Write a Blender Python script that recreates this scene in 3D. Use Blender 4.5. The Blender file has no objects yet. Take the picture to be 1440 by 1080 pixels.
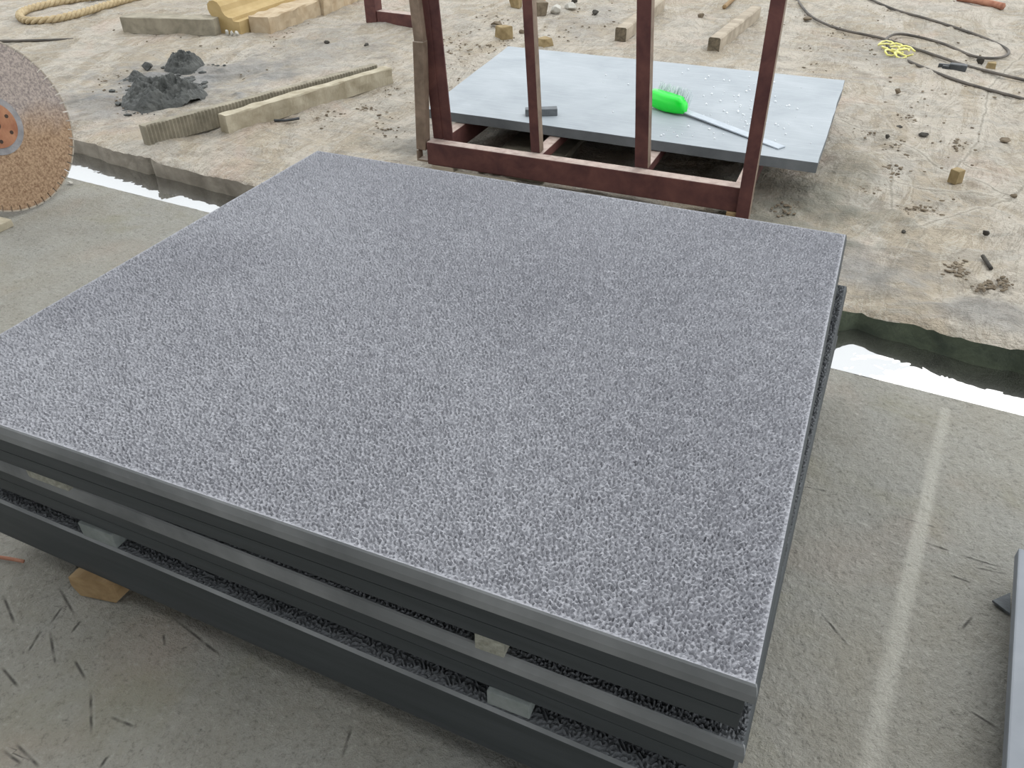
import bpy, bmesh, math, random
import numpy as np
from mathutils import Vector, Matrix, noise

scene = bpy.context.scene
C = bpy.context.collection
rnd = random.Random(7)

# ------------------------------------------------------------------ camera
FPX = 1112.0
SLAB_TOP = 0.53
CAM = Vector((0.0, 0.0, 1.53))
AX = Vector((0.91924621, 0.2281381, -0.32084174))
AY = Vector((0.39359808, -0.54952509, 0.73695504))
AZ = Vector((-0.00818307, -0.80372582, -0.59494357))
ROT = Matrix((AX, AY, AZ))            # camera (x right, y down, z forward) -> world
cam_data = bpy.data.cameras.new('camera')
cam_data.sensor_width = 36.0
cam_data.lens = FPX / 1440.0 * 36.0
cam_data.clip_start = 0.02
cam_data.clip_end = 200
cam = bpy.data.objects.new('camera', cam_data)
C.objects.link(cam)
cx, cy, cz = ROT.col[0], ROT.col[1], ROT.col[2]
m = Matrix((cx, -cy, -cz)).transposed()
cam.matrix_world = Matrix.Translation(CAM) @ m.to_4x4()
scene.camera = cam

# ------------------------------------------------------------------ light
world = bpy.data.worlds.new('overcast_sky')
scene.world = world
world.use_nodes = True
wn = world.node_tree.nodes
bg = wn['Background']
bg.inputs[0].default_value = (0.93, 0.97, 1.0, 1)
bg.inputs[1].default_value = 1.5
sun_d = bpy.data.lights.new('sun', 'SUN')
sun_d.energy = 0.5
sun_d.angle = math.radians(40)
sun_d.color = (1.0, 0.97, 0.92)
sun = bpy.data.objects.new('sun', sun_d)
C.objects.link(sun)
sun.rotation_euler = Vector((-0.35, -0.75, -0.85)).to_track_quat('-Z', 'Y').to_euler()
vs = scene.view_settings
vs.view_transform = 'Standard'
vs.look = 'None'
vs.gamma = 1.0
vs.use_curve_mapping = False
vs.exposure = 0.36

# ------------------------------------------------------------------ helpers
def on(px, py, z=0.0):
    """point on the horizontal plane z that the photograph shows at (px, py)"""
    r = ROT @ Vector((px - 720.0, py - 540.0, FPX))
    return CAM + r * ((z - CAM.z) / r.z)

def tag(o, label=None, cat=None, group=None, kind=None):
    if label: o['label'] = label
    if cat: o['category'] = cat
    if group: o['group'] = group
    if kind: o['kind'] = kind
    return o

def obj(name, me, mat=None, parent=None, smooth=False):
    if isinstance(me, bmesh.types.BMesh):
        b = me
        me = bpy.data.meshes.new(name)
        b.normal_update()
        b.to_mesh(me)
        b.free()
    if mat is not None and not me.materials:
        for mm in (mat if isinstance(mat, (list, tuple)) else [mat]):
            me.materials.append(mm)
    if smooth:
        me.polygons.foreach_set('use_smooth', [True] * len(me.polygons))
    o = bpy.data.objects.new(name, me)
    C.objects.link(o)
    if parent: o.parent = parent
    return o

def thing(name, label, cat, loc=(0, 0, 0), rotz=0.0, group=None):
    o = bpy.data.objects.new(name, None)
    C.objects.link(o)
    o.empty_display_size = 0.1
    o.location = loc
    o.rotation_euler = (0, 0, rotz)
    return tag(o, label, cat, group)

def pymesh(name, verts, faces):
    me = bpy.data.meshes.new(name)
    me.from_pydata([tuple(v) for v in verts], [], faces)
    me.update()
    return me

def add_box(bm, lo, hi, bev=0.0, mtx=None):
    r = bmesh.ops.create_cube(bm, size=1.0)
    vs_ = r['verts']
    for v in vs_:
        v.co = Vector([lo[i] + (v.co[i] + 0.5) * (hi[i] - lo[i]) for i in range(3)])
    if bev > 0:
        es = list({e for v in vs_ for e in v.link_edges})
        rr = bmesh.ops.bevel(bm, geom=es, offset=bev, segments=2, affect='EDGES', profile=0.6)
        vs_ = list({v for f in rr['faces'] for v in f.verts} | {v for v in vs_ if v.is_valid})
    if mtx is not None:
        bmesh.ops.transform(bm, matrix=mtx, verts=list({v for v in vs_ if v.is_valid}))
    return bm

def box(lo, hi, bev=0.0, mtx=None):
    b = bmesh.new()
    return add_box(b, lo, hi, bev, mtx)

def frame_mtx(p0, p1, up=Vector((0, 0, 1))):
    """local X runs p0->p1, local Z near up"""
    x = (p1 - p0).normalized()
    y = up.cross(x).normalized()
    z = x.cross(y)
    mm = Matrix((x, y, z)).transposed().to_4x4()
    mm.translation = p0
    return mm

def tube(path, radius, n=8, closed_ends=True):
    """sweep of a round section; path = list of Vectors"""
    verts, faces = [], []
    N = len(path)
    up = Vector((0, 0, 1))
    for i, p in enumerate(path):
        t = (path[min(i + 1, N - 1)] - path[max(i - 1, 0)]).normalized()
        s = t.cross(up)
        if s.length < 1e-4: s = Vector((1, 0, 0))
        s.normalize()
        u = s.cross(t)
        r = radius(i / (N - 1)) if callable(radius) else radius
        for k in range(n):
            a = 2 * math.pi * k / n
            verts.append(p + s * math.cos(a) * r + u * math.sin(a) * r)
    for i in range(N - 1):
        for k in range(n):
            a, b = i * n + k, i * n + (k + 1) % n
            faces.append((a, b, b + n, a + n))
    if closed_ends:
        faces.append(tuple(range(n))[::-1])
        faces.append(tuple(range((N - 1) * n, N * n)))
    return verts, faces

def spline(pts, per=10):
    out = []
    P = [pts[0]] + list(pts) + [pts[-1]]
    for i in range(1, len(P) - 2):
        a, b, c, d = P[i - 1], P[i], P[i + 1], P[i + 2]
        for k in range(per):
            t = k / per
            out.append(0.5 * ((2 * b) + (c - a) * t + (2 * a - 5 * b + 4 * c - d) * t * t + (3 * b - a - 3 * c + d) * t ** 3))
    out.append(pts[-1].copy())
    return out

def rock(size, seed, rough=0.35, sub=2, boxy=0.5):
    """angular broken lump that sits on z = 0, size = (sx, sy, sz)"""
    rr = random.Random(int(seed * 101))
    b = bmesh.new()
    if boxy >= 0.9:
        for sx in (-1, 1):
            for sy in (-1, 1):
                for sz in (-1, 1):
                    k = 1 - rough * rr.random()
                    b.verts.new((sx * k * (1 - rough * rr.random()), sy * k, sz * (1 - 0.7 * rough * rr.random())))
        for _ in range(3):
            b.verts.new((rr.uniform(-.9, .9), rr.uniform(-.9, .9), 0.98))
    else:
        for _ in range(22):
            v = Vector((rr.gauss(0, 1), rr.gauss(0, 1), rr.gauss(0, 1))).normalized()
            b.verts.new(v * rr.uniform(1 - rough, 1.0))
    res = bmesh.ops.convex_hull(b, input=b.verts)
    junk = [g for g in res['geom_interior'] + res['geom_unused'] if isinstance(g, bmesh.types.BMVert)]
    bmesh.ops.delete(b, geom=list(set(junk)), context='VERTS')
    bmesh.ops.bevel(b, geom=list(b.edges), offset=0.05, segments=1, affect='EDGES')
    for v in b.verts:
        v.co = Vector((v.co.x * size[0] / 2, v.co.y * size[1] / 2, v.co.z * size[2] / 2))
    zmin = min(v.co.z for v in b.verts)
    for v in b.verts: v.co.z -= zmin + 0.05 * size[2]
    return b

def grf(nx, ny, dx, lam, seed, width=0.5):
    """periodic gaussian random field with wavelengths around lam"""
    g = np.random.default_rng(seed)
    w = np.fft.rfft2(g.standard_normal((ny, nx)))
    ky = np.fft.fftfreq(ny, dx)[:, None]
    kx = np.fft.rfftfreq(nx, dx)[None, :]
    k = np.sqrt(kx ** 2 + ky ** 2) + 1e-9
    w *= np.exp(-(np.log(k * lam) / width) ** 2)
    f = np.fft.irfft2(w, s=(ny, nx))
    return f / f.std()

# ------------------------------------------------------------------ materials
def mat_new(name):
    mt = bpy.data.materials.new(name)
    mt.use_nodes = True
    nt = mt.node_tree
    return mt, nt, nt.nodes['Principled BSDF']

def ramp(nt, fac, stops):
    r = nt.nodes.new('ShaderNodeValToRGB')
    e = r.color_ramp.elements
    while len(e) < len(stops): e.new(0.5)
    for i, (p, c) in enumerate(stops):
        e[i].position = p
        e[i].color = (*c, 1) if len(c) == 3 else c
    nt.links.new(fac, r.inputs[0])
    return r.outputs[0]

def noise_tex(nt, scale, detail=4, rough=0.55, dist=0.0, stretch=None, rotz=0.0, seed=0.0):
    tc = nt.nodes.new('ShaderNodeTexCoord')
    mp = nt.nodes.new('ShaderNodeMapping')
    nt.links.new(tc.outputs['Object'], mp.inputs[0])
    mp.inputs['Location'].default_value = (seed, seed * 0.7, seed * 1.3)
    mp.inputs['Rotation'].default_value = (0, 0, rotz)
    if stretch: mp.inputs['Scale'].default_value = stretch
    n = nt.nodes.new('ShaderNodeTexNoise')
    nt.links.new(mp.outputs[0], n.inputs['Vector'])
    n.inputs['Scale'].default_value = scale
    n.inputs['Detail'].default_value = detail
    n.inputs['Roughness'].default_value = rough
    n.inputs['Distortion'].default_value = dist
    return n.outputs['Fac']

def mix(nt, fac, a, b, mode='MIX'):
    mx = nt.nodes.new('ShaderNodeMix')
    mx.data_type = 'RGBA'
    mx.blend_type = mode
    for sock, v in ((mx.inputs[0], fac), (mx.inputs[6], a), (mx.inputs[7], b)):
        if isinstance(v, (int, float)): sock.default_value = v
        elif isinstance(v, tuple): sock.default_value = (*v, 1) if len(v) == 3 else v
        else: nt.links.new(v, sock)
    return mx.outputs[2]

def math_n(nt, op, a, b=0.5, clamp=False):
    n = nt.nodes.new('ShaderNodeMath')
    n.operation = op
    n.use_clamp = clamp
    for s, v in ((n.inputs[0], a), (n.inputs[1], b)):
        if isinstance(v, (int, float)): s.default_value = v
        else: nt.links.new(v, s)
    return n.outputs[0]

def bump(nt, bsdf, height, strength, dist):
    b = nt.nodes.new('ShaderNodeBump')
    b.inputs['Strength'].default_value = strength
    b.inputs['Distance'].default_value = dist
    nt.links.new(height, b.inputs['Height'])
    nt.links.new(b.outputs[0], bsdf.inputs['Normal'])

def attr(nt, name):
    a = nt.nodes.new('ShaderNodeAttribute')
    a.attribute_name = name
    return a.outputs['Fac']

def simple(name, c0, c1, scale=8, rough=0.85, bstr=0.4, bdist=0.004, bscale=None, spec=0.3, metal=0.0, stretch=None, dist=0.4, dust_light=None):
    mt, nt, b = mat_new(name)
    n = noise_tex(nt, scale, 5, 0.6, dist, stretch)
    col = ramp(nt, n, [(0.3, c0), (0.7, c1)])
    if dust_light:
        ge = nt.nodes.new('ShaderNodeNewGeometry')
        sx = nt.nodes.new('ShaderNodeSeparateXYZ')
        nt.links.new(ge.outputs['Normal'], sx.inputs[0])
        up = math_n(nt, 'MULTIPLY', math_n(nt, 'SUBTRACT', sx.outputs[2], 0.6), 2.4, True)
        up = math_n(nt, 'MULTIPLY', up, ramp(nt, noise_tex(nt, 30, 3), [(0.3, (0.6,) * 3), (0.6, (1,) * 3)]))
        col = mix(nt, up, col, dust_light)
    nt.links.new(col, b.inputs['Base Color'])
    b.inputs['Roughness'].default_value = rough
    b.inputs['Specular IOR Level'].default_value = spec
    b.inputs['Metallic'].default_value = metal
    if bstr:
        bump(nt, b, noise_tex(nt, bscale or scale * 6, 4, 0.6, 0.0, stretch), bstr, bdist)
    return mt

# the hammered lavender grey stone face
M = {}
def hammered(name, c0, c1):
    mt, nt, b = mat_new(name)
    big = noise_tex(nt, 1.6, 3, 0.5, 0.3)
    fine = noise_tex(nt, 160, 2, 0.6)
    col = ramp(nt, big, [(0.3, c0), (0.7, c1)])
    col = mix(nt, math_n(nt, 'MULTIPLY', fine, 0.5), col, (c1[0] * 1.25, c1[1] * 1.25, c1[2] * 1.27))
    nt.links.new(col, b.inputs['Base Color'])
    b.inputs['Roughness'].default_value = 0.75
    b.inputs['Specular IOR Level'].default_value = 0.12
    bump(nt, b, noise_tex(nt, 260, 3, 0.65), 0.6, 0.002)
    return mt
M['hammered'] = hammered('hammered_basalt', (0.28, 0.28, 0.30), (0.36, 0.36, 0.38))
M['hammered_dark'] = hammered('dark_hammered_basalt', (0.09, 0.095, 0.10), (0.13, 0.135, 0.14))  # darker tone for the tops of the lower slabs
M['side_pale'] = simple('pale_slab_side', (0.10, 0.106, 0.108), (0.27, 0.275, 0.275), 2.6, 0.75, 0.25, 0.001, 220)  # paler tone for slab fronts and the bottom slab's chamfer
M['side_dark'] = simple('sawn_slab_side', (0.034, 0.039, 0.041), (0.054, 0.060, 0.063), 2.0, 0.6, 0.2, 0.0008, 60, stretch=(1, 1, 12))
M['spacer'] = simple('basalt_spacer', (0.16, 0.18, 0.17), (0.24, 0.26, 0.25), 20, 0.8)
M['chip'] = simple('pale_stone_chip', (0.20, 0.20, 0.16), (0.40, 0.39, 0.33), 60, 0.9)
M['wood_raw'] = simple('raw_wood', (0.19, 0.115, 0.05), (0.38, 0.265, 0.14), 14, 0.8, 0.5, 0.003, 40, stretch=(1, 0.15, 1))
M['wood_grey'] = simple('weathered_timber', (0.24, 0.20, 0.15), (0.42, 0.36, 0.28), 10, 0.9, 0.5, 0.003, 40, stretch=(0.2, 1, 1))
M['timber_end'] = simple('timber_end_grain', (0.06, 0.05, 0.035), (0.20, 0.16, 0.11), 30, 0.9)
M['rust'] = simple('rusty_red_steel', (0.060, 0.022, 0.022), (0.135, 0.055, 0.045), 9, 0.65, 0.35, 0.002, 60, dust_light=(0.45, 0.36, 0.31))
M['rust_brown'] = simple('rusty_brown_steel', (0.12, 0.085, 0.06), (0.26, 0.19, 0.14), 12, 0.7, 0.35, 0.002, 60, dust_light=(0.42, 0.36, 0.30))
M['blade'] = None
M['strip_stone'] = simple('sawn_tan_stone', (0.28, 0.24, 0.165), (0.47, 0.42, 0.32), 9, 0.92, 0.6, 0.006, 40)
M['strip_grey'] = simple('grey_sawn_stone', (0.18, 0.16, 0.12), (0.33, 0.295, 0.225), 9, 0.92, 0.6, 0.006, 40)
M['yellow_stone'] = simple('yellow_sandstone', (0.37, 0.265, 0.115), (0.48, 0.36, 0.185), 5, 0.85, 0.2, 0.003)
M['tan_block'] = simple('dusty_tan_block', (0.34, 0.25, 0.15), (0.50, 0.41, 0.29), 7, 0.95, 0.6, 0.008, 25)
M['mud'] = simple('wet_grey_mud', (0.028, 0.03, 0.027), (0.075, 0.077, 0.07), 14, 0.6, 0.8, 0.02, 26, spec=0.4)
M['clod'] = simple('brown_clod', (0.10, 0.075, 0.05), (0.21, 0.17, 0.12), 20, 0.95)
M['clod_dark'] = simple('dark_clod', (0.035, 0.032, 0.028), (0.08, 0.072, 0.06), 20, 0.95)
M['brick'] = simple('broken_brick', (0.26, 0.11, 0.07), (0.40, 0.20, 0.13), 16, 0.95)
M['ochre_chunk'] = simple('ochre_stone_chunk', (0.20, 0.145, 0.07), (0.34, 0.26, 0.14), 16, 0.95)
M['grey_chunk'] = simple('pale_grey_chunk', (0.36, 0.34, 0.30), (0.52, 0.50, 0.45), 16, 0.95)
M['rope'] = simple('straw_rope', (0.32, 0.24, 0.13), (0.50, 0.40, 0.25), 30, 0.95, 0.5, 0.003, 120)
M['cable'] = simple('black_rubber_cable', (0.05, 0.045, 0.04), (0.15, 0.13, 0.11), 6, 0.7, 0.0)
M['yellow_tape'] = simple('yellow_tape', (0.65, 0.60, 0.12), (0.80, 0.76, 0.35), 20, 0.5, 0.0)
M['black_tool'] = simple('black_plastic', (0.03, 0.033, 0.035), (0.07, 0.073, 0.075), 20, 0.5, 0.0)
M['strip_metal'] = simple('thin_grey_strip', (0.36, 0.40, 0.44), (0.46, 0.50, 0.54), 20, 0.5, 0.1, 0.001)
M['bristle'] = simple('clear_bristle', (0.55, 0.60, 0.62), (0.75, 0.80, 0.82), 40, 0.4, 0.0)
M['slab_chip'] = simple('dark_slab_chip', (0.10, 0.11, 0.115), (0.17, 0.18, 0.19), 20, 0.7)
M['white_crumb'] = simple('white_crumb', (0.65, 0.68, 0.70), (0.85, 0.87, 0.88), 20, 0.8, 0.0)
M['roof'] = simple('corrugated_roof', (0.12, 0.125, 0.13), (0.18, 0.185, 0.19), 3, 0.7, 0.0)
M['added_shed_wall'] = simple('added_shed_wall', (0.14, 0.135, 0.125), (0.20, 0.195, 0.18), 2, 0.9, 0.0)

def green_plastic():
    mt, nt, b = mat_new('green_plastic')
    b.inputs['Base Color'].default_value = (0.01, 0.85, 0.05, 1)
    b.inputs['Roughness'].default_value = 0.3
    b.inputs['Transmission Weight'].default_value = 0.15
    b.inputs['Subsurface Weight'].default_value = 0.3
    b.inputs['Subsurface Radius'].default_value = (0.02, 0.05, 0.02)
    return mt
M['green'] = green_plastic()

def blade_mat():
    mt, nt, b = mat_new('rusty_saw_steel')
    n1 = noise_tex(nt, 2.6, 3, 0.5, 0.5, seed=3)
    n2 = noise_tex(nt, 95, 3, 0.7)
    g = ramp(nt, n2, [(0.35, (0.17, 0.14, 0.13)), (0.62, (0.37, 0.31, 0.27))])
    o = ramp(nt, n2, [(0.35, (0.17, 0.095, 0.05)), (0.62, (0.36, 0.245, 0.15))])
    tc = nt.nodes.new('ShaderNodeTexCoord')
    sx = nt.nodes.new('ShaderNodeSeparateXYZ')
    nt.links.new(tc.outputs['Object'], sx.inputs[0])
    low = math_n(nt, 'SUBTRACT', math_n(nt, 'MULTIPLY', n1, 0.9), math_n(nt, 'MULTIPLY', sx.outputs[2], 2.2))
    k = math_n(nt, 'MULTIPLY', math_n(nt, 'SUBTRACT', low, 0.35), 2.4, True)
    nt.links.new(mix(nt, k, g, o), b.inputs['Base Color'])
    b.inputs['Roughness'].default_value = 0.75
    b.inputs['Metallic'].default_value = 0.1
    bump(nt, b, n2, 0.3, 0.002)
    return mt
M['blade'] = blade_mat()
M['blade_rim'] = simple('blade_segment', (0.22, 0.19, 0.15), (0.42, 0.37, 0.30), 30, 0.7)
M['flange'] = simple('orange_rust_flange', (0.22, 0.085, 0.045), (0.36, 0.18, 0.10), 12, 0.8)
M['flange_ring'] = simple('worn_steel_ring', (0.16, 0.155, 0.16), (0.28, 0.27, 0.27), 16, 0.5, metal=0.3)
M['hole'] = simple('dark_bolt', (0.03, 0.02, 0.015), (0.06, 0.04, 0.03), 20, 0.9, 0.0)

def far_slab_mat():
    mt, nt, b = mat_new('pale_blue_sawn_slab')
    n = noise_tex(nt, 3.0, 4, 0.55, 0.6)
    s = noise_tex(nt, 5, 5, 0.7, 0.0, (1.0, 14, 1), 0.18)
    col = ramp(nt, n, [(0.3, (0.25, 0.278, 0.30)), (0.7, (0.33, 0.358, 0.38))])
    col = mix(nt, math_n(nt, 'MULTIPLY', ramp(nt, s, [(0.5, (0,) * 3), (0.75, (1,) * 3)]), 0.5), col, (0.44, 0.47, 0.49))
    nt.links.new(col, b.inputs['Base Color'])
    b.inputs['Roughness'].default_value = 0.55
    b.inputs['Specular IOR Level'].default_value = 0.4
    bump(nt, b, noise_tex(nt, 60, 3, 0.6, 0, (0.2, 3, 1)), 0.15, 0.002)
    return mt
M['far_slab'] = far_slab_mat()
M['far_slab_side'] = simple('far_slab_side', (0.11, 0.12, 0.125), (0.18, 0.19, 0.195), 6, 0.8)
M['near_slab'] = simple('blue_grey_slab', (0.19, 0.205, 0.225), (0.26, 0.275, 0.30), 5, 0.6, 0.1, 0.001)

def pad_mat():
    mt, nt, b = mat_new('grey_concrete')
    big = noise_tex(nt, 1.1, 4, 0.55, 0.5, seed=5)
    mid = noise_tex(nt, 6, 5, 0.6, 0.4)
    fine = noise_tex(nt, 140, 3, 0.65)
    col = ramp(nt, big, [(0.28, (0.235, 0.232, 0.212)), (0.5, (0.265, 0.248, 0.206)), (0.72, (0.30, 0.28, 0.232))])
    col = mix(nt, math_n(nt, 'MULTIPLY', ramp(nt, mid, [(0.35, (0,) * 3), (0.7, (1,) * 3)]), 0.35), col, (0.38, 0.38, 0.355))
    col = mix(nt, math_n(nt, 'MULTIPLY', ramp(nt, noise_tex(nt, 2.3, 3, 0.5, 0.3, seed=11), [(0.58, (0,) * 3), (0.75, (1,) * 3)]), 0.4), col, (0.34, 0.25, 0.19))
    col = mix(nt, math_n(nt, 'MULTIPLY', fine, 0.25), col, (0.44, 0.425, 0.38))
    grain = noise_tex(nt, 75, 5, 0.75, 0.2, seed=8)
    col = mix(nt, math_n(nt, 'MULTIPLY', ramp(nt, grain, [(0.30, (1,) * 3), (0.46, (0,) * 3)]), 0.6), col, (0.085, 0.08, 0.07))
    col = mix(nt, math_n(nt, 'MULTIPLY', ramp(nt, grain, [(0.56, (0,) * 3), (0.70, (1,) * 3)]), 0.45), col, (0.50, 0.485, 0.43))
    col = mix(nt, math_n(nt, 'MULTIPLY', ramp(nt, noise_tex(nt, 3.1, 4, 0.6, 0.5, seed=21), [(0.55, (0,) * 3), (0.7, (1,) * 3)]), 0.4), col, (0.25, 0.235, 0.155))
    sd = math_n(nt, 'ABSOLUTE', attr(nt, 'groove_dist'), 0)
    gv = math_n(nt, 'SUBTRACT', 1.25, math_n(nt, 'DIVIDE', sd, 0.0036), True)
    gv = math_n(nt, 'MULTIPLY', gv, attr(nt, 'groove_mask'))
    col = mix(nt, math_n(nt, 'MULTIPLY', gv, 0.85), col, (0.05, 0.046, 0.04))
    rim = math_n(nt, 'SUBTRACT', 1.0, math_n(nt, 'DIVIDE', math_n(nt, 'ABSOLUTE', math_n(nt, 'SUBTRACT', attr(nt, 'groove_dist'), 0.0058), 0), 0.0035), True)
    col = mix(nt, math_n(nt, 'MULTIPLY', math_n(nt, 'MULTIPLY', rim, attr(nt, 'groove_mask')), 0.3), col, (0.42, 0.41, 0.37))
    col = mix(nt, math_n(nt, 'MULTIPLY', attr(nt, 'dust_light'), 0.6), col, (0.50, 0.48, 0.42))  # mixes the painted light stripe into the colour
    nt.links.new(col, b.inputs['Base Color'])
    b.inputs['Roughness'].default_value = 0.88
    b.inputs['Specular IOR Level'].default_value = 0.3
    bump(nt, b, math_n(nt, 'ADD', fine, math_n(nt, 'MULTIPLY', grain, 1.6)), 0.9, 0.006)
    return mt
M['pad'] = pad_mat()

def ground_mat():
    mt, nt, b = mat_new('slurry_stained_ground')
    K = lambda v: (v, v, v)
    big = noise_tex(nt, 0.55, 4, 0.55, 0.6, seed=2)
    sw = noise_tex(nt, 1.3, 6, 0.62, 2.6, (1.0, 0.4, 1), 0.5)
    sw2 = noise_tex(nt, 2.1, 6, 0.66, 3.2, (0.45, 1.0, 1), 0.35, seed=4)
    mid = noise_tex(nt, 4.5, 6, 0.68, 0.9)
    spk = noise_tex(nt, 13, 6, 0.72, 0.6, seed=6)
    fine = noise_tex(nt, 40, 4, 0.7)
    col = ramp(nt, big, [(0.3, (0.38, 0.325, 0.245)), (0.5, (0.45, 0.38, 0.285)), (0.7, (0.46, 0.405, 0.335))])
    col = mix(nt, math_n(nt, 'MULTIPLY', ramp(nt, sw, [(0.47, K(0)), (0.55, K(1))]), 0.75), col, (0.57, 0.515, 0.44))
    col = mix(nt, math_n(nt, 'MULTIPLY', ramp(nt, sw2, [(0.51, K(0)), (0.56, K(1))]), 0.5), col, (0.38, 0.36, 0.32))
    col = mix(nt, math_n(nt, 'MULTIPLY', ramp(nt, mid, [(0.32, K(1)), (0.47, K(0))]), 0.6), col, (0.25, 0.22, 0.175))
    col = mix(nt, math_n(nt, 'MULTIPLY', ramp(nt, noise_tex(nt, 1.3, 3, 0.5, 1.0, seed=9), [(0.57, K(0)), (0.7, K(1))]), 0.45), col, (0.53, 0.39, 0.31))
    scf = noise_tex(nt, 3.0, 5, 0.7, 4.5, (1.0, 0.3, 1), -0.4, seed=14)
    col = mix(nt, math_n(nt, 'MULTIPLY', ramp(nt, scf, [(0.47, K(0)), (0.495, K(1)), (0.52, K(0))]), 0.55), col, (0.20, 0.175, 0.13))
    col = mix(nt, math_n(nt, 'MULTIPLY', ramp(nt, scf, [(0.53, K(0)), (0.56, K(1)), (0.60, K(0))]), 0.5), col, (0.58, 0.54, 0.46))
    col = mix(nt, math_n(nt, 'MULTIPLY', ramp(nt, spk, [(0.29, K(1)), (0.39, K(0))]), 0.6), col, (0.17, 0.14, 0.10))
    col = mix(nt, math_n(nt, 'MULTIPLY', ramp(nt, spk, [(0.60, K(0)), (0.70, K(1))]), 0.45), col, (0.62, 0.58, 0.52))
    col = mix(nt, math_n(nt, 'MULTIPLY', fine, 0.3), col, (0.30, 0.25, 0.19))
    jd = math_n(nt, 'ABSOLUTE', math_n(nt, 'ADD', attr(nt, 'joint_dist'), math_n(nt, 'MULTIPLY', math_n(nt, 'SUBTRACT', mid, 0.5), 0.06)), 0)
    jm = attr(nt, 'joint_mask')
    pale = math_n(nt, 'MULTIPLY', math_n(nt, 'SUBTRACT', 1.2, math_n(nt, 'DIVIDE', jd, 0.03), True), jm)
    col = mix(nt, math_n(nt, 'MULTIPLY', pale, 0.5), col, (0.58, 0.53, 0.45))
    dk = math_n(nt, 'MULTIPLY', math_n(nt, 'SUBTRACT', 1.3, math_n(nt, 'DIVIDE', jd, 0.007), True), jm)
    col = mix(nt, math_n(nt, 'MULTIPLY', dk, 0.6), col, (0.22, 0.195, 0.15))
    col = mix(nt, attr(nt, 'grey_mud'), col, ramp(nt, mid, [(0.35, (0.17, 0.165, 0.155)), (0.65, (0.31, 0.30, 0.285))]))
    col = mix(nt, attr(nt, 'dark_patch'), col, ramp(nt, mid, [(0.35, (0.15, 0.145, 0.115)), (0.65, (0.26, 0.25, 0.20))]))
    nt.links.new(col, b.inputs['Base Color'])
    b.inputs['Roughness'].default_value = 0.8
    b.inputs['Specular IOR Level'].default_value = 0.35
    h = math_n(nt, 'ADD', math_n(nt, 'ADD', fine, math_n(nt, 'MULTIPLY', spk, 1.6)), math_n(nt, 'MULTIPLY', sw2, 1.5))
    bump(nt, b, h, 0.9, 0.03)
    return mt
M['ground'] = ground_mat()

def moss_mat():
    mt, nt, b = mat_new('mossy_channel_wall')
    tc = nt.nodes.new('ShaderNodeTexCoord')
    sx = nt.nodes.new('ShaderNodeSeparateXYZ')
    nt.links.new(tc.outputs['Object'], sx.inputs[0])
    k = math_n(nt, 'ADD', math_n(nt, 'MULTIPLY', sx.outputs[0], 0.5), 1.1, True)
    n = noise_tex(nt, 9, 5, 0.6, 0.5)
    bare = ramp(nt, n, [(0.3, (0.19, 0.165, 0.13)), (0.7, (0.36, 0.32, 0.26))])
    moss = ramp(nt, n, [(0.3, (0.035, 0.045, 0.03)), (0.7, (0.10, 0.12, 0.075))])
    nt.links.new(mix(nt, k, bare, moss), b.inputs['Base Color'])
    b.inputs['Roughness'].default_value = 0.9
    bump(nt, b, noise_tex(nt, 40, 4), 0.7, 0.01)
    return mt
M['moss'] = moss_mat()

def water_mat():
    mt, nt, b = mat_new('still_channel_water')
    b.inputs['Base Color'].default_value = (0.040, 0.038, 0.032, 1)
    b.inputs['Roughness'].default_value = 0.25
    gl = nt.nodes.new('ShaderNodeBsdfGlossy')
    gl.inputs['Roughness'].default_value = 0.01
    mx = nt.nodes.new('ShaderNodeMixShader')
    lw = nt.nodes.new('ShaderNodeFresnel')
    lw.inputs['IOR'].default_value = 8.0
    nt.links.new(lw.outputs[0], mx.inputs[0])
    nt.links.new(b.outputs[0], mx.inputs[1])
    nt.links.new(gl.outputs[0], mx.inputs[2])
    nt.links.new(mx.outputs[0], nt.nodes['Material Output'].inputs[0])
    bump(nt, gl, noise_tex(nt, 9, 2, 0.5, 0.6), 0.10, 0.02)
    return mt
M['water'] = water_mat()

# ------------------------------------------------------------------ floor of the yard
def y_near(x):
    return 2.395 - 0.072 * (np.asarray(x) - 0.1)
LIPX = np.array([-14.0, -4.07, -3.47, -2.62, 0.117, 0.402, 0.716, 6.0])
LIPY = np.array([3.82, 3.12, 3.023, 2.935, 2.806, 2.80, 2.757, 2.38])
def y_far(x):
    return np.interp(x, LIPX, LIPY)

def grid_object(name, xs, ys, X, Y, Z, mat, attrs):
    ny, nx = len(ys), len(xs)
    me = bpy.data.meshes.new(name)
    co = np.stack([X, Y, Z], -1).reshape(-1, 3).astype(np.float32)
    idx = np.arange(nx * ny).reshape(ny, nx)
    q = np.stack([idx[:-1, :-1], idx[:-1, 1:], idx[1:, 1:], idx[1:, :-1]], -1).reshape(-1, 4)
    me.vertices.add(len(co))
    me.vertices.foreach_set('co', co.ravel())
    me.loops.add(q.size)
    me.loops.foreach_set('vertex_index', q.ravel().astype(np.int32))
    me.polygons.add(len(q))
    me.polygons.foreach_set('loop_start', np.arange(0, q.size, 4, dtype=np.int32))
    me.update(calc_edges=True)
    me.polygons.foreach_set('use_smooth', np.ones(len(q), bool))
    for k, v in attrs.items():
        a = me.attributes.new(k, 'FLOAT', 'POINT')
        a.data.foreach_set('value', v.ravel().astype(np.float32))
    return obj(name, me, mat)

def sample(field, dx, X, Y):
    ny, nx = field.shape
    i = np.mod(np.round(Y / dx).astype(int), ny)
    j = np.mod(np.round(X / dx).astype(int), nx)
    return field[i, j]

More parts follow.
